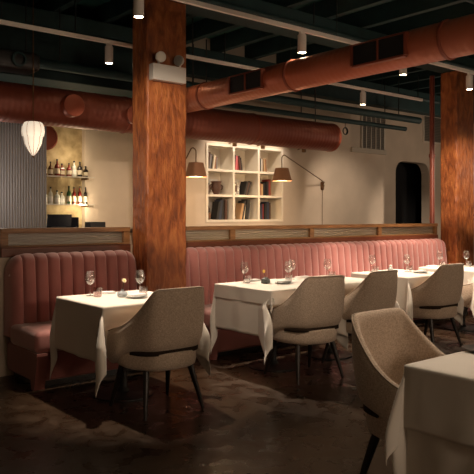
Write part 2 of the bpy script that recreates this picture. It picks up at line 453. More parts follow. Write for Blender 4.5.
def make_chair(label):
    t = thing('dining_chair', label, 'chair')
    NS = 44; rings = []; topline = []
    bm = bmesh.new()
    for i in range(NS + 1):
        s = -1 + 2 * i / NS
        bx, by, tx, ty, tz, zb = keyat(s)
        a = keyat(max(-1, s - .01)); b = keyat(min(1, s + .01))
        tg = Vector((b[0] - a[0], b[1] - a[1], 0)).normalized(); nrm = Vector((tg.y, -tg.x, 0))   # outward
        if nrm.dot(Vector((bx, by - .05, 0))) < 0: nrm = -nrm
        ring = []; K = 7
        H = tz - zb
        for k in range(K):
            u = k / (K - 1); z = zb + u * (H - .016)
            g = (z - .44) / max(.05, tz - .44); g = max(-.3, min(1, g))
            p = Vector((bx + (tx - bx) * g, by + (ty - by) * g, z)) + nrm * (.014 * math.sin(PI * u))
            if k == 0: p -= nrm * .008
            ring.append(p)
        top = Vector((tx, ty, tz)); th = .038
        ring.append(top - nrm * th * .5)
        for k in range(K - 1, -1, -1):
            u = k / (K - 1); z = zb + u * (H - .016)
            g = max(-.3, min(1, (z - .44) / max(.05, tz - .44)))
            thk = .055 * (1 - u) + .036 * u
            p = Vector((bx + (tx - bx) * g, by + (ty - by) * g, z)) - nrm * thk + nrm * (.006 * math.sin(PI * u))
            if k == 0: p.z -= .020; p -= nrm * .010
            ring.append(p)
        topline.append(top - nrm * .004 + Vector((0, 0, -.012)))
        rings.append([bm.verts.new(p) for p in ring])
    for a, b in zip(rings, rings[1:]):
        n = len(a)
        for k in range(n): bm.faces.new((a[k], a[(k + 1) % n], b[(k + 1) % n], b[k]))
    bm.faces.new(rings[0]); bm.faces.new(list(reversed(rings[-1])))
    shell = obj('backrest', bm, 'chair', t, True, sub=1)
    obj('piping', tube(topline, .0045, n=6), 'piping', shell, True)
    bm = bmesh.new(); prev = None  # strip coloured dark in place of the slot's shadow under the back
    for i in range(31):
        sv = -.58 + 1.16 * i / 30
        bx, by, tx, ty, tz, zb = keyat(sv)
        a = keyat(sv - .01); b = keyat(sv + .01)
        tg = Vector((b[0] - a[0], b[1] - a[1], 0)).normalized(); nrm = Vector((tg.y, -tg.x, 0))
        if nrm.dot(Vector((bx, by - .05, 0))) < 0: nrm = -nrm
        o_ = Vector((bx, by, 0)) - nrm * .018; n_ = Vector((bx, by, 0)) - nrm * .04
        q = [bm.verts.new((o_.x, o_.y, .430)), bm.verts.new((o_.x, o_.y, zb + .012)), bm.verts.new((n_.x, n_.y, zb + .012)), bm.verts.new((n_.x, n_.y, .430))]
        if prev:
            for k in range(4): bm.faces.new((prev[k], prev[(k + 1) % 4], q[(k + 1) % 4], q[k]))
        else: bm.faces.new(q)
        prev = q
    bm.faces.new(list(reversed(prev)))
    obj('slot_shade_strip', bm, 'slot_shade', t, True, label='dark strip standing in for the shade in the slot between back and seat')
    # seat pad
    bm = bmesh.new(); rings = []
    def outline(sc):
        o = []
        for i in range(40):
            a = 2 * PI * i / 40
            cx, sy = math.cos(a), math.sin(a)
            x = .279 * abs(cx) ** .7 * (1 if cx >= 0 else -1)
            yy = (abs(sy) ** .75)
            y = .02 + (.255 * yy if sy >= 0 else -.272 * yy)
            if sy < 0: x *= (1 - .12 * yy)
            o.append((x * sc, .01 + (y - .01) * sc))
        return o
    for sc, z in ((.55, .318), (.90, .320), (.975, .332), (1.0, .36), (1.0, .428), (.99, .438), (.95, .443), (.86, .446), (.80, .466), (.70, .478), (.4, .485)):
        rings.append([bm.verts.new((x, y, z)) for x, y in outline(sc)])
    for a, b in zip(rings, rings[1:]):
        n = len(a)
        for k in range(n): bm.faces.new((a[k], a[(k + 1) % n], b[(k + 1) % n], b[k]))
    bm.faces.new(list(reversed(rings[0]))); bm.faces.new(rings[-1])
    obj('seat', bm, 'chair', t, True)
    for (x0, y0, x1, y1) in ((.185, -.13, .245, -.215), (-.185, -.13, -.245, -.215), (.20, .17, .25, .26), (-.20, .17, -.25, .26)):
        bm = bmesh.new(); add_tube(bm, [(x0, y0, .325), ((x0 + x1) / 2, (y0 + y1) / 2, .165), (x1, y1, 0)], [.024, .019, .012], n=12)
        obj('leg', bm, 'leg', t, 'auto')
    return t
ch = make_chair('oatmeal dining chair pulled up to the first table at the left, back to viewer')
ch.location = (2.66, 4.13, 0)
G = 'oatmeal dining chairs'; ch['group'] = G
dup(ch, (4.17, 4.12, 0), R(-7), 'oatmeal dining chair at the second table, in front of the dark bud pot', G)
dup(ch, (4.93, 4.14, 0), R(2), 'oatmeal upholstered dining chair partly hidden behind the nearest chair, third along the row', G)
dup(ch, (6.21, 4.24, 0), R(-1), 'oatmeal dining chair at the fourth table, nearest chair to the right timber column', G)
dup(ch, (7.33, 4.2, 0), 0, 'oatmeal upholstered dining chair cut off by the right edge of the picture', G)
dup(ch, (2.83, 1.985, 0), R(180), 'nearest oatmeal dining chair, its inner back facing the viewer', G)

# ------------------------------------------------------------------ tables and cloths
TZ = .76
def make_table(x, y, w, dpt, label, group='dining tables under cloths'):
    t = thing('dining_table', label, 'table', (x, y, 0), 0, group)
    obj('tabletop', box(-w / 2 + .006, w / 2 - .006, -dpt / 2 + .006, dpt / 2 - .006, .725, .75, bev=.004), 'leg', t)
    obj('pedestal', lathe([(.03, .02), (.032, .70), (.09, .727)], n=20), 'black', t, 'auto')
    obj('table_base', lathe([(.235, 0), (.235, .012), (.05, .03), (.03, .06)], n=36), 'black', t, 'auto')
    return t
def make_cloth(x, y, w, dpt, L, label, push=None, seed=0, A=25, ztop=TZ, skew=.3, waves=.03, off=0.0, fr=.9, bk=.3, gp='white tablecloths', parent=None, name='tablecloth'):
    rnd = random.Random(seed)
    wx, wy = w / 2 + off, dpt / 2 + off
    NO, NI = 22, 26
    def coords(h):
        o = [h + L * (k / NO) ** 1.15 for k in range(1, NO + 1)]
        return [-v for v in reversed(o)] + [-h + 2 * h * k / NI for k in range(NI + 1)] + o
    X, Y = coords(wx), coords(wy)
    ph = [rnd.uniform(0, 6) for _ in range(8)]; Ac = {(-1, -1): A, (1, -1): A * fr, (-1, 1): A * bk, (1, 1): A * bk}
    bm = bmesh.new(); V = {}
    for i, u in enumerate(X):
        for j, v in enumerate(Y):
            qx = max(-wx, min(wx, u)); qy = max(-wy, min(wy, v)); dx, dy = u - qx, v - qy
            d = math.hypot(dx, dy)
            if d < 1e-6:
                p = Vector((u, v, ztop + .0012 * math.sin(7 * u + ph[0]) * math.sin(6 * v + ph[1])))
                e = min(wx - abs(u), wy - abs(v))
                if e < .004: p.z -= .003
            else:
                corner = abs(dx) > 1e-6 and abs(dy) > 1e-6
                nx, ny = dx / d, dy / d
                if corner:
                    th = math.atan2(abs(dy), abs(dx)); sx = 1 if dx > 0 else -1; sy = 1 if dy > 0 else -1
                    s2 = math.sin(2 * th)
                    al = R(Ac[(sx, sy)]) * s2 ** 1.6 * (1 + .35 * math.sin(4 * th + ph[2])) - R(7) * math.sin(4 * th) ** 2 * (1 if th < PI / 4 else .4)
                    al *= smoothstep(0, .12, d)
                    # fold: swing ear slightly round to one side
                    rot = -skew * s2 * smoothstep(.05, .4, d) * sx * sy
                    nx, ny = nx * math.cos(rot) - ny * math.sin(rot), nx * math.sin(rot) + ny * math.cos(rot)
                    d *= 1 + .17 * s2 * smoothstep(0, .3, d)
                    h = min(d, .007) + max(0, d - .007) * math.sin(al) + .010 * smoothstep(0, .3, d)
                    h *= 1 - .45 * smoothstep(.28, .56, d) * s2
                    z = ztop - .003 - max(0, d - .004) * math.cos(al)
                    p = Vector((qx + nx * h, qy + ny * h, z))
                else:
                    along = v if abs(dx) > 1e-6 else u; half = wy if abs(dx) > 1e-6 else wx
                    sid = 2 + (0 if dx < 0 else 1 if dx > 0 else 2 if dy < 0 else 3)
                    tt = along / half
                    wv = math.sin(5.5 * tt + ph[sid]) * .5 + math.sin(10.5 * tt + ph[sid + 1]) * .35
                    fade = 1 - abs(tt) ** 4
                    h = min(d, .007) + .010 * smoothstep(0, .3, d) + d * waves * wv * fade
                    p = Vector((qx + nx * h, qy + ny * h, ztop - .003 - max(0, d - .004)))
            if push: p = push(p, d)
            V[i, j] = bm.verts.new(p)
    for i in range(len(X) - 1):
        for j in range(len(Y) - 1):
            bm.faces.new((V[i, j], V[i + 1, j], V[i + 1, j + 1], V[i, j + 1]))
    o = obj(name, bm, 'cloth', parent, True)
    sm = o.modifiers.new('thick', 'SOLIDIFY'); sm.thickness = .003; sm.offset = 1
    if not parent:
        o.location = (x, y, 0); tag(o, label, 'tablecloth', gp)
    return o
def chair_push(cx, ty, hd, depth, side=-1, hw=.33):
    """the chair tucked under the table pushes the hanging cloth inwards; bench edge does not"""
    def f(p, d):
        if d < .02: return p
        edge = p.y * side
        if edge > hd - .03:
            k = 1 - smoothstep(hw - .02, hw + .11, abs(p.x - cx))
            k *= smoothstep(.03, .17, d)
            p = p.copy(); p.y -= side * depth * k
        return p
    return f
TW, TD, TY = .76, .76, 4.62
tabs = [(2.65, TW, .00, 'first white-clothed table at the left, holding the yellow-flowered pale vase'),
        (4.215, .74, -.04, 'second white-clothed table, right of the timber column, holding the dark bud pot'),
        (4.985, .72, -.03, 'third white-clothed table, mostly hidden behind the second and third chairs'),
        (6.20, .78, .0, 'fourth white-clothed table, holding the small pepper mill'),
        (7.45, .74, .0, 'fifth white-clothed table at the far right end of the banquette row')]
chx = [0.01, -.045, -.03, .01, -.01]; dep = [.17, .17, .16, .07, .10]
lab2 = ['white tablecloth over the first table at the left, its pointed corner hanging toward the viewer',
        'white tablecloth with a scalloped short top layer over the second table',
        'white tablecloth over the third table, behind the second and third chairs',
        'white tablecloth over the fourth table, beneath the small pepper mill',
        'white tablecloth over the farthest table at the right end of the row']
cloths = []
for i, (x, w, dy, lab) in enumerate(tabs):
    make_table(x, TY + dy, w, TD, lab.replace('white-clothed table', 'table under a white cloth'))
    L = (.405, .405, .385, .385, .385)[i]
    cloths.append(make_cloth(x, TY + dy, w, TD, L, lab2[i], push=chair_push(chx[i], 0, TD / 2, dep[i]), seed=i + 3, A=36 if i < 2 else 26, skew=(.0, .3, .2, .2, .2)[i]))
# short upper layer on second cloth
# (same fabric, laid over the long cloth)
topper = make_cloth(4.215, TY - .04, .74, TD, .125, 'short scalloped top cloth laid over the cloth of the second table', push=None, seed=21, A=12, ztop=TZ + .0045, off=.010, skew=.1, waves=.10)
# foreground table
make_table(2.79, 1.335, .80, .80, 'nearest table, under a white cloth at the bottom right corner')
make_cloth(2.79, 1.335, .80, .80, .50, 'white tablecloth on the nearest table at the bottom right corner', seed=33, A=26, skew=.2, waves=.04, bk=.32, push=chair_push(.04, 0, .40, .05, side=1))
make_cloth(2.79, 1.335, .80, .80, .27, 'upper white cloth layer on the nearest table at the bottom right', seed=34, A=26, skew=.2, waves=.04, bk=.4, ztop=TZ + .0045, off=.010)

# ------------------------------------------------------------------ tableware
GP = {'wg': 'wine glasses', 'tm': 'water tumblers', 'np': 'folded napkins', 'pl': 'side plates'}
ZT = TZ + .0035
def wine_glass(label):
    t = thing('wine_glass', label, 'wine glass', (0, 0, 0), 0, GP['wg'])
    obj('foot', lathe([(.032, 0), (.032, .0015), (.006, .006)], n=24), 'glass', t, True)
    obj('stem', lathe([(.0045, .004), (.003, .03), (.003, .075), (.006, .088)], n=12), 'glass', t, True)
    obj('bowl', lathe([(.004, .086), (.018, .092), (.033, .108), (.040, .128), (.039, .15), (.034, .175), (.030, .195)], n=28, capb=True, capt=False), 'glass', t, True)
    return t
def tumbler(label, m='tumbler'):
    t = thing('water_tumbler', label, 'tumbler', (0, 0, 0), 0, GP['tm'])
    obj('cup', lathe([(.028, 0), (.032, .01), (.035, .04), (.036, .075)], n=24, capt=False), m, t, True)
    obj('water', lathe([(.027, .008), (.031, .012), (.0335, .045)], n=24), 'glass', t, True)
    return t
def napkin(label):
    t = thing('folded_napkin', label, 'napkin', (0, 0, 0), 0, GP['np'])
    for k in range(3):
        obj('fold', box(-.085 + k * .006, .085 - k * .004, -.035 + k * .003, .035 - k * .002, .001 + k * .006, .0065 + k * .006, bev=.0025), 'napkin', t, True)
    return t
def plate(label, m='plate'):
    t = thing('side_plate', label, 'plate', (0, 0, 0), 0, GP['pl'])
    obj('dish', lathe([(.05, 0), (.055, .003), (.085, .012), (.087, .014), (.083, .014), (.05, .006), (.0, .006)], n=36, capt=False), m, t, True)
    return t
def put(o, x, y, rz=0, z=ZT):
    o.location = (x, y, z); o.rotation_euler = (0, 0, rz); return o
A0 = wine_glass('stemmed wine glass on the first table, nearer the left banquette'); put(A0, 2.485, 4.86)
wl = [(2.85, 4.70, 'stemmed wine glass on the first table, in front of the timber column'),
      (4.08, 4.84, 'stemmed wine glass at the left of the second table, beside the timber column side'),
      (4.485, 4.66, 'stemmed wine glass on the second table, just right of the dark bud pot'),
      (4.705, 4.84, 'stemmed wine glass just behind the glass right of the dark bud pot'),
      (5.08, 4.70, 'stemmed wine glass on the third table, alone above the second chair back'),
      (6.03, 4.89, 'stemmed wine glass on the fourth table, left of the pepper mill'),
      (6.38, 4.67, 'stemmed wine glass on the fourth table, right of the pepper mill'),
      (7.33, 4.87, 'stemmed wine glass on the fifth table, in front of the rounded banquette end'),
      (7.63, 4.68, 'stemmed wine glass at the far right, in front of the right timber column')]
for x, y, l in wl: dup(A0, (x, y, ZT + .004 if 3.8 < x < 4.6 else ZT), 0, l)
TB = tumbler('rose-tinted tumbler beside the left wine glass on the first table', 'pinkglass'); put(TB, 2.50, 4.76)
T0 = tumbler('clear water tumbler beneath the wine glass near the timber column on the first table'); put(T0, 2.82, 4.60)
for x, y, l in [(4.06, 4.78, 'clear water tumbler beside the leftmost wine glass of the second table'),
                (4.43, 4.60, 'clear water tumbler at the foot of the glass right of the dark bud pot'),
                (5.04, 4.60, 'clear water tumbler beneath the lone wine glass of the third table'),
                (5.99, 4.81, 'clear water tumbler beneath the wine glass left of the pepper mill'),
                (6.33, 4.60, 'clear water tumbler beneath the wine glass right of the pepper mill'),
                (7.28, 4.80, 'clear water tumbler beneath the glass before the rounded banquette end'),
                (7.57, 4.61, 'clear water tumbler beneath the farthest right wine glass')]:
    dup(T0, (x, y, ZT + .004 if 3.8 < x < 4.6 else ZT), 0, l)
N0 = napkin('folded white napkin at the banquette side of the first table'); put(N0, 2.64, 4.90, R(-10))
P0 = plate('grey side plate on the first table before the chair'); put(P0, 2.70, 4.50)
n_items = [(2.70, 4.50, .3, 0.012, 'folded white napkin on the grey plate at the first table'),
           (4.23, 4.90, 0, 0.0045, 'folded white napkin at the banquette side of the second table, left of the bud pot'),
           (4.30, 4.53, .3, 0.0165, 'folded white napkin on the plate at the second table, below the bud pot'),
           (4.87, 4.86, 0, 0, 'folded white napkin at the banquette side of the third table'),
           (6.33, 4.45, .2, .012, 'folded white napkin on the plate at the fourth table'),
           (7.20, 4.90, 0, 0, 'folded white napkin on the fifth table, left of its wine glasses'),
           (7.62, 4.50, .2, .012, 'folded white napkin on the plate at the far right table')]
for x, y, rz, dz, l in n_items: dup(N0, (x, y, ZT + dz), rz, l)
for x, y, dz, l in [(4.30, 4.53, .0045, 'grey side plate on the second table, under a napkin'),
                    (6.33, 4.45, 0, 'grey side plate on the fourth table, under a napkin'),
                    (7.62, 4.50, 0, 'grey side plate on the far right table, under a napkin')]:
    dup(P0, (x, y, ZT + dz), 0, l)
P1 = plate('dark stoneware plate on the nearest table, cut by the right edge of the picture', 'plate_dark'); put(P1, 2.87, 1.67, z=ZT + .0045)
P1.scale = (1.1, 1.1, 1.1)
dup(N0, (2.88, 1.66, ZT + .0175), R(30), 'folded napkin on the dark plate of the nearest table')
# pale vase with flower
t = thing('bud_vase', 'small pale blue-grey bud vase on the first white table', 'vase', (2.64, 4.62, ZT))
obj('vase_body', lathe([(.022, 0), (.038, .006), (.041, .022), (.038, .036), (.016, .046), (.010, .056), (.012, .062)], n=24, capt=False), 'vase', t, True)
t2 = thing('flower', 'single cream-yellow bloom standing in the pale vase', 'flower', (2.64, 4.62, ZT + .01))
obj('stem', tube([(0, 0, .0), (.004, -.002, .06), (.012, -.006, .115)], .002), 'green', t2)
bm = bmesh.new()
for k in range(9):
    a = 2 * PI * k / 9
    mx = Matrix.Translation((.013, -.008, .118)) @ Matrix.Rotation(R(55), 4, 'X') @ Matrix.Rotation(a, 4, 'Z') @ Matrix.Translation((.011, 0, 0)) @ Matrix.Diagonal((1, .55, .35, 1))
    bmesh.ops.create_uvsphere(bm, u_segments=8, v_segments=6, radius=.010, matrix=mx)
obj('petals', bm, 'cream_petal', t2, True)
bm = bmesh.new(); bmesh.ops.create_uvsphere(bm, u_segments=8, v_segments=6, radius=.007, matrix=Matrix.Translation((.013, -.010, .121)))
obj('flower_centre', bm, 'yellow', t2, True)
# dark pot with little flower
t = thing('bud_pot', 'dark square-shouldered bud pot on the second table', 'pot', (4.19, 4.66, ZT + .0045), R(20))
bm = bmesh.new(); add_box(bm, -.033, .033, -.033, .033, 0, .045, bev=.007)
add_lathe(bm, [(.030, .044), (.022, .052), (.022, .056)], n=16)
obj('pot_body', bm, 'slate_pot', t, 'auto')
t2 = thing('flower', 'tiny yellow flower on a thin stem standing in the dark pot', 'flower', (4.19, 4.66, ZT + .05))
obj('stem', tube([(0, 0, 0), (-.008, .003, .03), (-.018, .006, .06)], .0018), 'green', t2)
bm = bmesh.new()
for k in range(7):
    a = 2 * PI * k / 7
    bmesh.ops.create_uvsphere(bm, u_segments=8, v_segments=5, radius=.006, matrix=Matrix.Translation((-.018 + .010 * math.cos(a), .004, .068 + .010 * math.sin(a))))
obj('petals', bm, 'yellow', t2, True)
t = thing('pepper_mill', 'small squat pepper mill with a pale knob on the fourth table', 'mill', (6.30, 4.84, ZT))
obj('mill_body', lathe([(.028, 0), (.030, .01), (.026, .03), (.018, .038), (.014, .046)], n=20), 'plate', t, True)
obj('knob', lathe([(.008, .045), (.016, .052), (.016, .064), (.006, .072)], n=16), 'napkin', t, True)

# ------------------------------------------------------------------ ducts
# long duct along the banquette wall
XD = 4.67
t = thing('round_duct', 'large horizontal rust-red spiral duct along the back wall, passing behind the left column', 'duct', (0, 7.0, 2.605))
RX = Matrix.Rotation(R(90), 4, 'Y')
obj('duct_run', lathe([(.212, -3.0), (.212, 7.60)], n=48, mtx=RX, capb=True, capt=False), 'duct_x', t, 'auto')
obj('end_cap', lathe([(.212, 7.60), (.218, 7.61), (.216, 7.65), (.18, 7.675), (.001, 7.68)], n=48, mtx=RX, capb=False, capt=False), 'duct_plain', t, 'auto')
# round take-off with flat cap on the front
bm = bmesh.new(); add_lathe(bm, [(.125, .13), (.125, .27), (.118, .28), (0.001, .285)], n=32, mtx=Matrix.Translation((3.25, 0, -.0)) @ Matrix.Rotation(R(90), 4, 'X'), capb=False, capt=False)
obj('takeoff_cap', bm, 'duct_plain', t, 'auto', label='round flat capped take-off')
bm = bmesh.new(); add_lathe(bm, [(.10, .12), (.10, .25), (.115, .255), (.115, .28), (.001, .285)], n=28, mtx=Matrix.Translation((4.02, 0, -.03)) @ Matrix.Rotation(R(90), 4, 'X'), capb=False, capt=False)
obj('takeoff_cap', bm, 'duct_plain', t, 'auto', label='small round capped take-off beside the column')
for k in range(5):
    x = -2 + k * 2.0
    bm = bmesh.new(); add_lathe(bm, [(.211, 0), (.220, .004), (.220, .02), (.211, .024)], n=48, mtx=Matrix.Translation((x, 0, 0)) @ RX, capb=False, capt=False)
    obj('joint_band', bm, 'duct_plain', t, 'auto')
for x in (1.6, 4.4, 7.3):
    obj('hanger', tube([(x, 0, .2), (x, 0, ZC - .22 - 2.62)], .008, n=6), 'black', t)
# duct running towards the viewer
t = thing('round_duct', 'rust-red spiral duct slanting from the left column to the upper right corner, with side grilles', 'duct', (XD, 0, 2.80))
RY = Matrix.Rotation(R(-90), 4, 'X')
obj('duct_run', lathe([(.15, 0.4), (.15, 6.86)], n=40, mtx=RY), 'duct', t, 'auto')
for y in (1.2, 3.0, 4.75, 6.2):
    bm = bmesh.new(); add_lathe(bm, [(.149, 0), (.160, .005), (.160, .03), (.149, .035)], n=40, mtx=Matrix.Translation((0, y, 0)) @ RY, capb=False, capt=False)
    obj('joint_band', bm, 'duct_plain', t, 'auto')
for y0, y1 in ((3.33, 3.88), (5.09, 5.60)):
    bm = bmesh.new(); z0, z1, xf = -.085, .10, -.168
    add_box(bm, xf, -.02, y0 - .02, y0, z0, z1); add_box(bm, xf, -.02, y1, y1 + .02, z0, z1)
    add_box(bm, xf, -.02, y0, y1, z0 - .012, z0 + .004); add_box(bm, xf, -.02, y0, y1, z1 - .008, z1)
    g = obj('side_grille', bm, 'duct_plain', t)
    obj('grille_divider', box(xf + .002, xf + .03, (y0 + y1) / 2 - .006, (y0 + y1) / 2 + .006, z0, z1 - .005), 'duct_plain', g)
    obj('grille_back', box(xf + .018, -.03, y0 + .001, y1 - .001, z0 + .004, z1 - .008), 'dark', g)
for y in (2.4, 6.5):
    obj('hanger', tube([(0, y, .15), (0, y, ZC - .23 - 2.80)], .008, n=6), 'black', t)
# short duct stub below the big duct in the bar
t = thing('duct_stub', 'short dark red round duct end peeking below the large duct beside the fluted panel', 'duct', (3.62, 8.45, 2.43))
obj('duct_run', lathe([(.16, -.15), (.16, .12)], n=32, mtx=Matrix.Rotation(R(90), 4, 'X')), 'duct_plain', t, 'auto')
obj('hanger', tube([(0, .0, .155), (0, 0, .555)], .01, n=6), 'black', t)
obj('end_lip', lathe([(.16, .10), (.168, .105), (.168, .125), (.15, .13), (.15, .10)], n=32, mtx=Matrix.Rotation(R(90), 4, 'X'), capb=False, capt=False), 'duct_plain', t, 'auto')

# ------------------------------------------------------------------ light tracks
def track(y, x0, x1, label):
    t = thing('light_track', label, 'light track', (0, y, 3.24))
    bm = bmesh.new(); add_box(bm, x0, x1, -.018, .018, -.020, .020, bev=.003)
    obj('rail', bm, 'track', t)
    x = x0 + .5
    while x < x1:
        obj('hanger', tube([(x, 0, .015), (x, 0, ZC - .22 - 3.24)], .005, n=6), 'black', t); x += 1.9
    return t
track(6.3, -2.0, 9.0, 'pale light track nearer the back wall, crossing behind the left column')
track(4.68, -1.0, 9.6, 'pale light track above the row of tables, crossing behind the rust duct')
track(2.6, -2.0, 9.0, 'added pale light track above the aisle, out of view')  # unseen track, added to carry the extra aisle lamps
def head(label, x, y):
    t = thing('track_spotlight', label, 'spotlight', (x, y, 3.222), 0, 'track spotlights')
    obj('adapter', box(-.03, .03, -.014, .014, -.03, .0, bev=.003), 'track', t)
    obj('housing', lathe([(.010, -.028), (.040, -.032), (.043, -.04), (.043, -.205), (.037, -.208), (.037, -.195), (0.001, -.205)], n=24, capb=True, capt=False), 'track', t, 'auto')
    obj('lens', lathe([(.001, -.204), (.036, -.204), (.036, -.199), (.001, -.199)], n=20), 'lamp', t)
    return t
HD = [(2.825, 4.68, 'white track spotlight in front of the left timber column, above the first table'),
      (4.69, 4.68, 'white track spotlight hanging above the middle of the slanting duct'),
      (6.32, 4.68, 'white track spotlight half hidden under the slanting duct, left of the right column'),
      (7.70, 4.68, 'white track spotlight at the right edge, in front of the right timber column'),
      (3.44, 6.3, 'white track spotlight on the rear track, left of the left timber column'),
      (7.56, 6.3, 'white track spotlight on the rear track, between the slanting duct and the wall vent')]
HD.append((4.3, 6.3, 'added white track spotlight on the rear track, unseen behind the left timber column'))  # extra head put in to brighten the second table
h0 = head(HD[0][2], HD[0][0], HD[0][1])
for x, y, l in HD[1:]: dup(h0, (x, y, 3.222), 0, l)
ZL = 2.985
spot('spot_a', (2.825, 4.68, ZL), (2.75, 4.50, 0), 250, 44, .6)
spot('spot_b', (4.69, 4.68, ZL), (4.66, 4.66, 0), 300, 62, .6)
spot('spot_c', (6.32, 4.68, ZL), (6.28, 4.66, 0), 270, 60, .6)
spot('spot_d', (7.70, 4.68, ZL), (7.75, 4.80, 0), 200, 74, .6)
spot('spot_g_fill', (4.3, 6.3, ZL), (4.45, 4.55, .7), 330, 40, .6)  # light of the added head behind the column
spot('spot_e', (3.44, 6.3, ZL), (3.1, 6.6, 0), 60, 80, .8)
spot('spot_f', (7.56, 6.3, ZL), (8.9, 7.8, 1.3), 70, 58, .9)
# unseen lamps added on the aisle track to light chair backs, columns and tables
for x, y, tgt, pw, sz in ((1.6, 2.6, (3.6, 5.5, 1.95), 300, 30), (6.6, 2.6, (8.95, 5.5, 1.9), 520, 22),
                          (3.2, 2.6, (2.9, 1.9, 0), 70, 60), (2.4, 2.6, (4.0, 4.6, .6), 60, 36), (4.8, 2.6, (5.2, 5.7, .8), 170, 54), 
                          (7.6, 2.6, (7.4, 5.6, .8), 150, 50)):
    dup(h0, (x, y, 3.222), 0, 'added white track spotlight on the aisle track, out of view')
    spot('spot_aisle_fill', (x, y, ZL), tgt, pw, sz, .7)

# ------------------------------------------------------------------ hanging lantern
t = thing('pendant_lantern', 'ribbed white silk pendant lantern hanging at the upper left over the bar', 'lantern', (2.66, 6.42, 2.0))
prof = [(.012, 0), (.05, .05), (.085, .12), (.092, .17), (.094, .185), (.108, .20), (.114, .24), (.108, .29), (.092, .325), (.075, .335)]
obj('silk_shade', lathe(prof, n=32), 'lantern', t, True)
for k in range(10):
    a = 2 * PI * k / 10
    obj('rib', tube([((r + .002) * math.cos(a), (r + .002) * math.sin(a), z) for r, z in prof], .002, n=5), 'ribwire', t)
obj('finial', lathe([(.004, -.02), (.012, -.01), (.012, .005)], n=12), 'brass', t, True)
obj('chain', tube([(0, 0, .33), (0, 0, 1.74)], .006, n=6), 'brass', t)
obj('ceiling_canopy', lathe([(.06, 1.74), (.05, 1.78)], n=20), 'black', t)

# dark unit near the ceiling at the left
t = thing('ceiling_fan_unit', 'dark mechanical unit hung under the ceiling at the upper left', 'ventilation unit', (2.3, 6.75, 2.98))
obj('casing', box(-.5, .52, -.16, .16, -.09, .10, bev=.05, seg=4), 'black', t, 'auto')
for x in (-.1, .28):
    obj('port', lathe([(.075, .13), (.075, .185), (.055, .19), (.055, .15)], n=24, mtx=Matrix.Translation((x, 0, 0)) @ Matrix.Rotation(R(90), 4, 'X')), 'teal_joist', t, 'auto')
for x in (-.4, .42):
    obj('hanger', tube([(x, 0, .09), (x, 0, ZC - .23 - 2.98)], .008, n=6), 'black', t)

# ------------------------------------------------------------------ bar corner
tag(obj('fluted_panel', box(.5, 3.54, 8.12, 8.30, 0, 2.9), 'flute'), 'pale grey vertically fluted panel at the left, beside the bottle shelves', 'panel')
t = thing('bar_counter', 'dark bar counter behind the left glass partition', 'counter', (2.2, 7.25, 0))
obj('counter_top', box(-1.6, 2.6, -.28, .28, 1.20, 1.245, bev=.006), 'counter', t)
obj('counter_body', box(-1.55, 2.5, -.22, .22, 0, 1.20), 'wall', t)
shelves = []
for z, lab in ((1.935, 'upper glass bottle shelf in the bar niche'), (1.56, 'lower glass bottle shelf in the bar niche')):
    t = thing('bottle_shelf', lab, 'shelf', (3.60, 8.6, z))
    obj('shelf_board', box(0, .74, -.24, -.0, -.012, 0, bev=.002), 'shelfglass', t)
    obj('shelf_edge', box(0, .74, -.252, -.238, -.015, .002), 'silver', t)
    for x in (.05, .66):
        obj('bracket', box(x, x + .015, -.2, -.0, -.035, -.012), 'brass', t)
cols = {'amber': (.16, .06, .02), 'clear': (.6, .6, .55), 'green': (.03, .09, .03), 'red': (.16, .018, .014), 'dark': (.015, .012, .012), 'brown': (.12, .05, .02)}
BM = {}
for k, c in cols.items(): BM[k] = mat('bottle_' + k, c, .12, spec=.7)
def bottle(x, y, z, h, r, c, label, square=False):
    t = thing('liquor_bottle', label, 'bottle', (x, y, z), 0, 'bottles on the bar shelves')
    n = 4 if square else 16
    mx = Matrix.Rotation(R(45), 4, 'Z')
    obj('bottle_body', lathe([(r, 0), (r, h * .55), (r * .8, h * .66), (r * .32, h * .74), (r * .30, h * .9)], n=n, mtx=mx), BM[c], t, 'auto')
    obj('cap', lathe([(r * .36, h * .9), (r * .36, h)], n=10), 'black', t)
    obj('paper_label', lathe([(r * 1.02, h * .15), (r * 1.02, h * .45)], n=n, mtx=mx, capb=False, capt=False), 'pages' if c != 'clear' else 'napkin', t)
up = [('amber', .22, .034, 0), ('brown', .21, .03, 0), ('red', .25, .036, 0), ('red', .19, .04, 1), ('red', .20, .036, 0), ('clear', .24, .032, 0), ('dark', .23, .036, 0), ('dark', .17, .036, 1)]
lo = [('clear', .21, .036, 0), ('clear', .25, .032, 0), ('clear', .20, .036, 0), ('clear', .18, .042, 1), ('green', .27, .032, 0), ('red', .26, .028, 0), ('red', .27, .028, 0), ('dark', .26, .026, 0)]
cn = {'amber': 'amber', 'brown': 'brown', 'red': 'dark red', 'clear': 'clear', 'dark': 'black', 'green': 'green'}
on = ['leftmost', 'second from left', 'third from left', 'fourth from left', 'fifth from left', 'sixth from left', 'seventh from left', 'rightmost']
for row, z, nm in ((up, 1.936, 'upper'), (lo, 1.561, 'lower')):
    for i, (c, h, r, sq) in enumerate(row):
        bottle(3.665 + i * .085 + (.01 if i % 3 else 0), 8.47 + .02 * (i % 2), z, h * .92, r, c, '%s %s bottle, %s on the %s bar shelf' % ('squat' if sq else 'tall', cn[c], on[i], nm), sq)
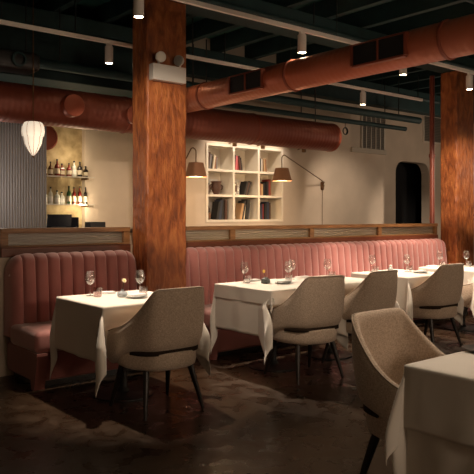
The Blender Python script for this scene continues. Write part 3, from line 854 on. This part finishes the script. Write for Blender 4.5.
# till and box on the counter
t = thing('till_monitor', 'black till monitor tilted on the bar counter below the bottles', 'monitor', (3.31, 7.25, 1.246), R(-35))
obj('screen_panel', box(-.14, .14, -.012, .012, .02, .18, bev=.004, mtx=Matrix.Rotation(R(-18), 4, 'X')), 'screen', t)
obj('stand', box(-.08, .08, -.03, .08, 0, .03, bev=.006), 'black', t)
t = thing('till_monitor', 'smaller black screen standing right of the till monitor on the counter', 'monitor', (3.52, 7.34, 1.246), R(-50))
obj('screen_panel', box(-.08, .08, -.01, .01, .01, .14, bev=.004), 'screen', t)
obj('stand', box(-.04, .04, -.03, .03, 0, .012), 'black', t)
tag(obj('storage_box', box(3.66, 3.86, 7.15, 7.30, 1.246, 1.33, bev=.006), 'black'), 'low black box at the right end of the bar counter', 'box')

# ------------------------------------------------------------------ bookcase
t = thing('bookcase', 'built-in white bookcase of nine cubbies in the back wall', 'bookcase', (BX0, YB, BZ0))
W = BX1 - BX0; H = BZ1 - BZ0; th = .035; cw = (W - th) / 3; chh = (H - th) / 3
obj('back_panel', box(0.001, W - .001, .31, .335, 0.001, H - .001), 'white', t)
for k in range(4): obj('upright', box(k * cw, k * cw + th, -.015, .31, 0.001, H - .001), 'white', t)
for k in range(4):
    for j in range(3): obj('shelf', box(j * cw + th, (j + 1) * cw, -.010, .31, k * chh if k else .002, k * chh + th), 'white', t)
bcol = {'black': (.014, .013, .013), 'dark brown': (.07, .03, .018), 'brown': (.20, .09, .04), 'dark red': (.22, .03, .025), 'rose': (.45, .10, .11), 'grey': (.18, .17, .17),
        'cream': (.6, .52, .4), 'navy': (.02, .03, .06), 'tan': (.42, .27, .14), 'white': (.68, .64, .58)}
BKM = {k: mat('book_' + k.replace(' ', '_'), c, .6) for k, c in bcol.items()}
rown = ['top', 'middle', 'bottom']; coln = ['left', 'centre', 'right']
ordn = ['leftmost', 'second from left', 'third from left', 'fourth from left', 'fifth from left', 'sixth from left', 'seventh from left', 'eighth from left']
cells = {(0, 0): (.03, [('dark brown', .22, .035, 6), ('grey', .20, .03, 8), ('black', .17, .025, 8), ('cream', .185, .03, 8), ('brown', .16, .035, 5), ('grey', .165, .03, 3)]),
         (0, 1): (.03, [('black', .21, .03, 4), ('rose', .20, .045, 3), ('dark red', .19, .03, -6), ('dark brown', .20, .03, -8), ('black', .18, .025, -8)]),
         (0, 2): (.03, [('cream', .20, .03, 0), ('black', .19, .03, 0), ('white', .18, .035, 0), ('tan', .19, .03, -4), ('brown', .18, .035, -5)]),
         (1, 1): (.235, [('black', .19, .035, 16), ('dark brown', .18, .03, 18), ('black', .20, .04, 18)]),
         (1, 2): (.02, [('brown', .17, .07, 0), ('tan', .16, .04, 0), ('black', .18, .06, 0), ('black', .20, .045, 0), ('dark red', .23, .035, 0), ('brown', .235, .03, 0)]),
         (2, 0): (.20, [('black', .24, .04, 10), ('navy', .26, .045, 6), ('black', .28, .05, 2), ('dark brown', .27, .04, 0)]),
         (2, 1): (.15, [('tan', .22, .04, 12), ('black', .26, .04, 12), ('cream', .21, .025, 10), ('black', .275, .06, 8), ('grey', .22, .03, 6)]),
         (2, 2): (.04, [('black', .20, .04, 0), ('navy', .22, .04, 0), ('dark red', .22, .03, 0), ('black', .23, .05, 0), ('navy', .25, .05, 0), ('dark brown', .24, .04, 0)])}
for (r_, c_), (xs, bks) in cells.items():
    x = BX0 + c_ * cw + th + xs; z = BZ0 + (2 - r_) * chh + th + .001
    for i, (c, h, w, ang) in enumerate(bks):
        h *= 1.12
        d = .15
        a = R(ang)
        lean = Matrix.Rotation(a, 4, 'Y')
        t = thing('book', '%s hardback book, %s of its row in the %s %s cubby' % (c, ordn[i], rown[r_], coln[c_]), 'book', (x, YB + .05 + .01 * (i % 3), z + abs(w * math.sin(a))), 0, 'books in the bookcase')
        x += w * math.cos(a) + .003
        bm = bmesh.new()
        m3 = lean if a >= 0 else Matrix.Translation((w, 0, 0)) @ lean @ Matrix.Translation((-w, 0, 0))
        add_box(bm, 0, w, 0, .004, 0, h, mtx=m3); add_box(bm, 0, .003, .003, d, 0, h, mtx=m3); add_box(bm, w - .003, w, .003, d, 0, h, mtx=m3)
        bk = obj('cover', bm, BKM[c], t)
        obj('pages', box(.003, w - .003, .004, d - .005, .004, h - .005, mtx=m3), 'pages', t)
        if i + 1 < len(bks) and abs(bks[i + 1][3] - ang) > 3: x += .012
def cellpos(r_, c_, fx): return (BX0 + c_ * cw + th + fx, YB + .12, BZ0 + (2 - r_) * chh + th + .001)
p = cellpos(1, 0, .07)
t = thing('dark_jar', 'dark brown jar at the left of the middle left cubby', 'jar', p)
obj('jar_body', lathe([(.04, 0), (.052, .05), (.052, .12), (.035, .15)], n=20), BKM['dark brown'], t, True)
obj('lid', lathe([(.04, .15), (.04, .17), (.01, .18)], n=16), BKM['black'], t, True)
p = cellpos(1, 0, .25)
t = thing('ornate_urn', 'dark ornate two-handled urn in the middle left cubby', 'urn', p)
obj('urn_body', lathe([(.035, 0), (.045, .02), (.065, .06), (.08, .11), (.07, .16), (.08, .19), (.085, .20)], n=22), BKM['dark brown'], t, True)
for s in (-1, 1):
    obj('handle', tube([(s * .07, 0, .07), (s * .115, 0, .09), (s * .12, 0, .13), (s * .075, 0, .16)], .009), BKM['dark brown'], t, True)
p = cellpos(1, 0, .26); 
t = thing('picture_card', 'white framed card leaning behind the ornate urn', 'picture', (p[0], YB + .25, p[2]))
obj('card', box(-.13, .13, -.005, .005, 0, .24, mtx=Matrix.Rotation(R(-4), 4, 'X')), 'napkin', t)
p = cellpos(1, 1, .10)
t = thing('silver_frame', 'ornate silver framed piece in the middle centre cubby', 'picture frame', p)
bm = bmesh.new(); add_box(bm, -.09, .09, -.01, .01, 0, .20)
for k in range(14):
    a = 2 * PI * k / 14
    bmesh.ops.create_uvsphere(bm, u_segments=8, v_segments=6, radius=.018, matrix=Matrix.Translation((.075 * math.cos(a), -.012, .10 + .085 * math.sin(a))))
obj('moulding', bm, 'silver', t, 'auto')
obj('picture_panel', box(-.04, .04, -.014, -.009, .05, .15), BKM['dark brown'], t)
t = thing('picture_card', 'white framed card behind the ornate silver frame', 'picture', (p[0] + .08, YB + .25, p[2]))
obj('card', box(-.14, .14, -.005, .005, 0, .25, mtx=Matrix.Rotation(R(-4), 4, 'X')), 'napkin', t)
p = cellpos(2, 0, .09)
t = thing('figurine', 'small brown potted figure in the bottom left cubby', 'figurine', p)
obj('pot', lathe([(.03, 0), (.045, .05), (.045, .09), (.035, .10)], n=16), BKM['brown'], t, True)
bm = bmesh.new()
for k in range(9):
    rn = random.Random(k); bmesh.ops.create_icosphere(bm, subdivisions=1, radius=.025, matrix=Matrix.Translation((rn.uniform(-.04, .04), rn.uniform(-.03, .03), .12 + rn.uniform(0, .09))))
obj('foliage', bm, BKM['dark brown'], t)
p = cellpos(2, 1, .06)
t = thing('trinket_bowl', 'small white bowl at the left of the bottom centre cubby', 'bowl', p)
obj('bowl_body', lathe([(.02, 0), (.04, .02), (.048, .045), (.044, .045), (.02, .008)], n=20), 'napkin', t, True)
obj('contents', lathe([(.035, .03), (.02, .06), (.003, .07)], n=12), BKM['brown'], t, True)

# puck lights above the bookcase
for i, (x, lab) in enumerate(((6.27, 'small round spotlight on the bookcase head, left one'), (6.83, 'small round spotlight on the bookcase head, centre one'), (7.72, 'small round spotlight under the duct, above the right swing-arm lamp'))):
    t = thing('puck_light', lab, 'light', (x, YB, 2.49), 0, 'puck lights above the bookcase')
    obj('bracket', tube([(0, -.0, 0), (0, -.10, .01), (0, -.13, -.02)], .008), 'brass', t)
    obj('puck_head', lathe([(.02, -.03), (.035, -.025), (.035, .03), (.02, .035)], n=18, mtx=Matrix.Translation((0, -.14, -.03))), 'brass', t, 'auto')
for x in (6.1, 6.6, 7.1): spot('spot_bookcase', (x, YB - .45, 2.85), (x, YB + .15, 2.0), 20, 80, .9, rad=.06)

# ------------------------------------------------------------------ swing-arm lamps
def swing(mx, my, mz, ex, ey, ez, label, sgn):
    t = thing('swing_arm_lamp', label, 'wall lamp', (mx, my, mz))
    e = Vector((ex - mx, ey - my, ez - mz))
    bm = bmesh.new(); add_box(bm, -.035, .035, -.025, -.001, -.07, .07, bev=.02, seg=4)
    obj('wall_plate', bm, 'brass', t, 'auto')
    obj('switch_knob', lathe([(.012, .02), (.014, .05), (.004, .055)], n=14, mtx=Matrix.Rotation(R(90), 4, 'X')), 'brass', t, 'auto')
    pts = [Vector((0, -.03, .02)), Vector((0, -.06, .06))]
    apex = e + Vector((sgn * .075, 0, .375))
    pts += [Vector((0, -.06, .06)).lerp(apex, k / 8) for k in range(1, 9)]
    c = apex + Vector((-sgn * .05, 0, -.035))
    pts += [e + Vector((sgn * .045, 0, .385)), e + Vector((sgn * .018, 0, .372)), e + Vector((0, 0, .345)), e + Vector((0, 0, .29)), e + Vector((0, 0, .17))]
    obj('arm', tube(pts, .008, n=8), 'brass', t, True)
    s = obj('lamp_shade', lathe([(.148, 0), (.096, .19), (.093, .19), (.144, 0)], n=36, capb=False, capt=False), 'shade', t, 'auto', loc=e)
    obj('diffuser', lathe([(.001, .012), (.140, .012), (.139, .016), (.001, .016)], n=32), 'diffuser', s)
    obj('shade_top', lathe([(.001, .185), (.094, .185), (.094, .189), (.001, .189)], n=32), 'shade', s)
    obj('cord', tube([(0, -.012, -.07), (0, -.010, -.5), (0, -.010, -1.2)], .004, n=6), 'brass', t)
    point('lamp_bulb', (ex, ey, ez - .05), 9, .08, (1, .66, .36))
    return t
# right lamp: mounted on the wall, shade reaching out in front of the bookcase edge
swing(8.29, YB, 1.91, 6.75, 7.15, 1.915, 'brown-shaded swing-arm wall lamp in front of the bookcase right side', 1)
swing(5.30, YB, 1.91, 5.19, 7.15, 1.915, 'brown-shaded swing-arm lamp half hidden by the left timber column', -1)

# ------------------------------------------------------------------ wall vents and cable loop
def vent(x0, x1, y, z0, z1, label, n):
    t = thing('wall_vent', label, 'vent', (x0, y, z0))
    w, h = x1 - x0, z1 - z0
    bm = bmesh.new(); add_box(bm, 0, w, -.03, -.001, 0, .03); add_box(bm, 0, w, -.03, -.001, h - .03, h)
    add_box(bm, 0, .03, -.03, -.001, .03, h - .03); add_box(bm, w - .03, w, -.03, -.001, .03, h - .03)
    for k in range(1, n): add_box(bm, w * k / n - .008, w * k / n + .008, -.028, -.001, .03, h - .03)
    obj('frame', bm, 'vent', t)
    obj('louvre', box(.03, w - .03, -.012, -.002, .03, h - .03), M['dark_vent'], t)
M['dark_vent'] = banded(mat('dark_louvre', (.10, .09, .075), .6), 'Z', 9, .5, .01, (.06, .055, .045), (.17, .15, .125))
vent(10.25, 10.98, 8.6, 2.68, 3.42, 'large white louvred wall vent above the ledge, left of the dark doorway', 5)
vent(12.3, 13.05, 8.6, 3.0, 3.6, 'smaller white wall vent high behind the red pipe', 2)
t = thing('cable_coil', 'small coil of black cable hanging below the ceiling pipe beside the vent', 'cable', (8.55, 7.5, 2.83))
bm = bmesh.new()
for k, r in enumerate((.06, .052)):
    add_tube(bm, [(r * math.cos(a), .012 * k, r * math.sin(a)) for a in [2 * PI * j / 20 for j in range(20)]], .008, n=6, closed=True)
obj('loop', bm, 'black', t, True)
obj('tie', tube([(0, .006, .06), (0, .006, .135)], .005), 'black', t)

# ------------------------------------------------------------------ further light
point('bar_strip', (4.16, 8.35, 1.55), 7, .05, (1, .78, .5))
point('bar_strip', (4.05, 8.3, 2.2), 2.5, .05, (1, .78, .5))
point('bar_glow', (2.6, 7.6, 1.7), 6, .2, (1, .85, .7))
point('lantern_bulb', (2.66, 6.1, 2.0), 1.2, .1, (1, .8, .6))
# added fill points without fixtures, behind the viewer and off to the right
point('room_fill', (2.2, -1.8, 1.9), 58, .3)
point('room_fill', (6.5, -.8, 1.9), 55, .3)
point('room_fill', (11.6, 5.5, 2.2), 40, .3)

w = bpy.data.worlds.new('world'); bpy.context.scene.world = w; w.use_nodes = True
w.node_tree.nodes['Background'].inputs['Color'].default_value = (.02, .025, .03, 1)

# ------------------------------------------------------------------ camera
cam = bpy.data.cameras.new('camera'); co = bpy.data.objects.new('camera', cam); C.objects.link(co)
co.location = (0, 0, 1.4); co.rotation_euler = (R(90), 0, R(50.5 - 90))
cam.sensor_width = 36; cam.lens = 36 * 667 / 474; cam.shift_y = -21 / 474; cam.clip_start = .05
sc = bpy.context.scene; sc.camera = co
sc.view_settings.view_transform = 'Standard'; sc.view_settings.look = 'None'
sc.view_settings.exposure = .85; sc.view_settings.gamma = 1; sc.view_settings.use_curve_mapping = False
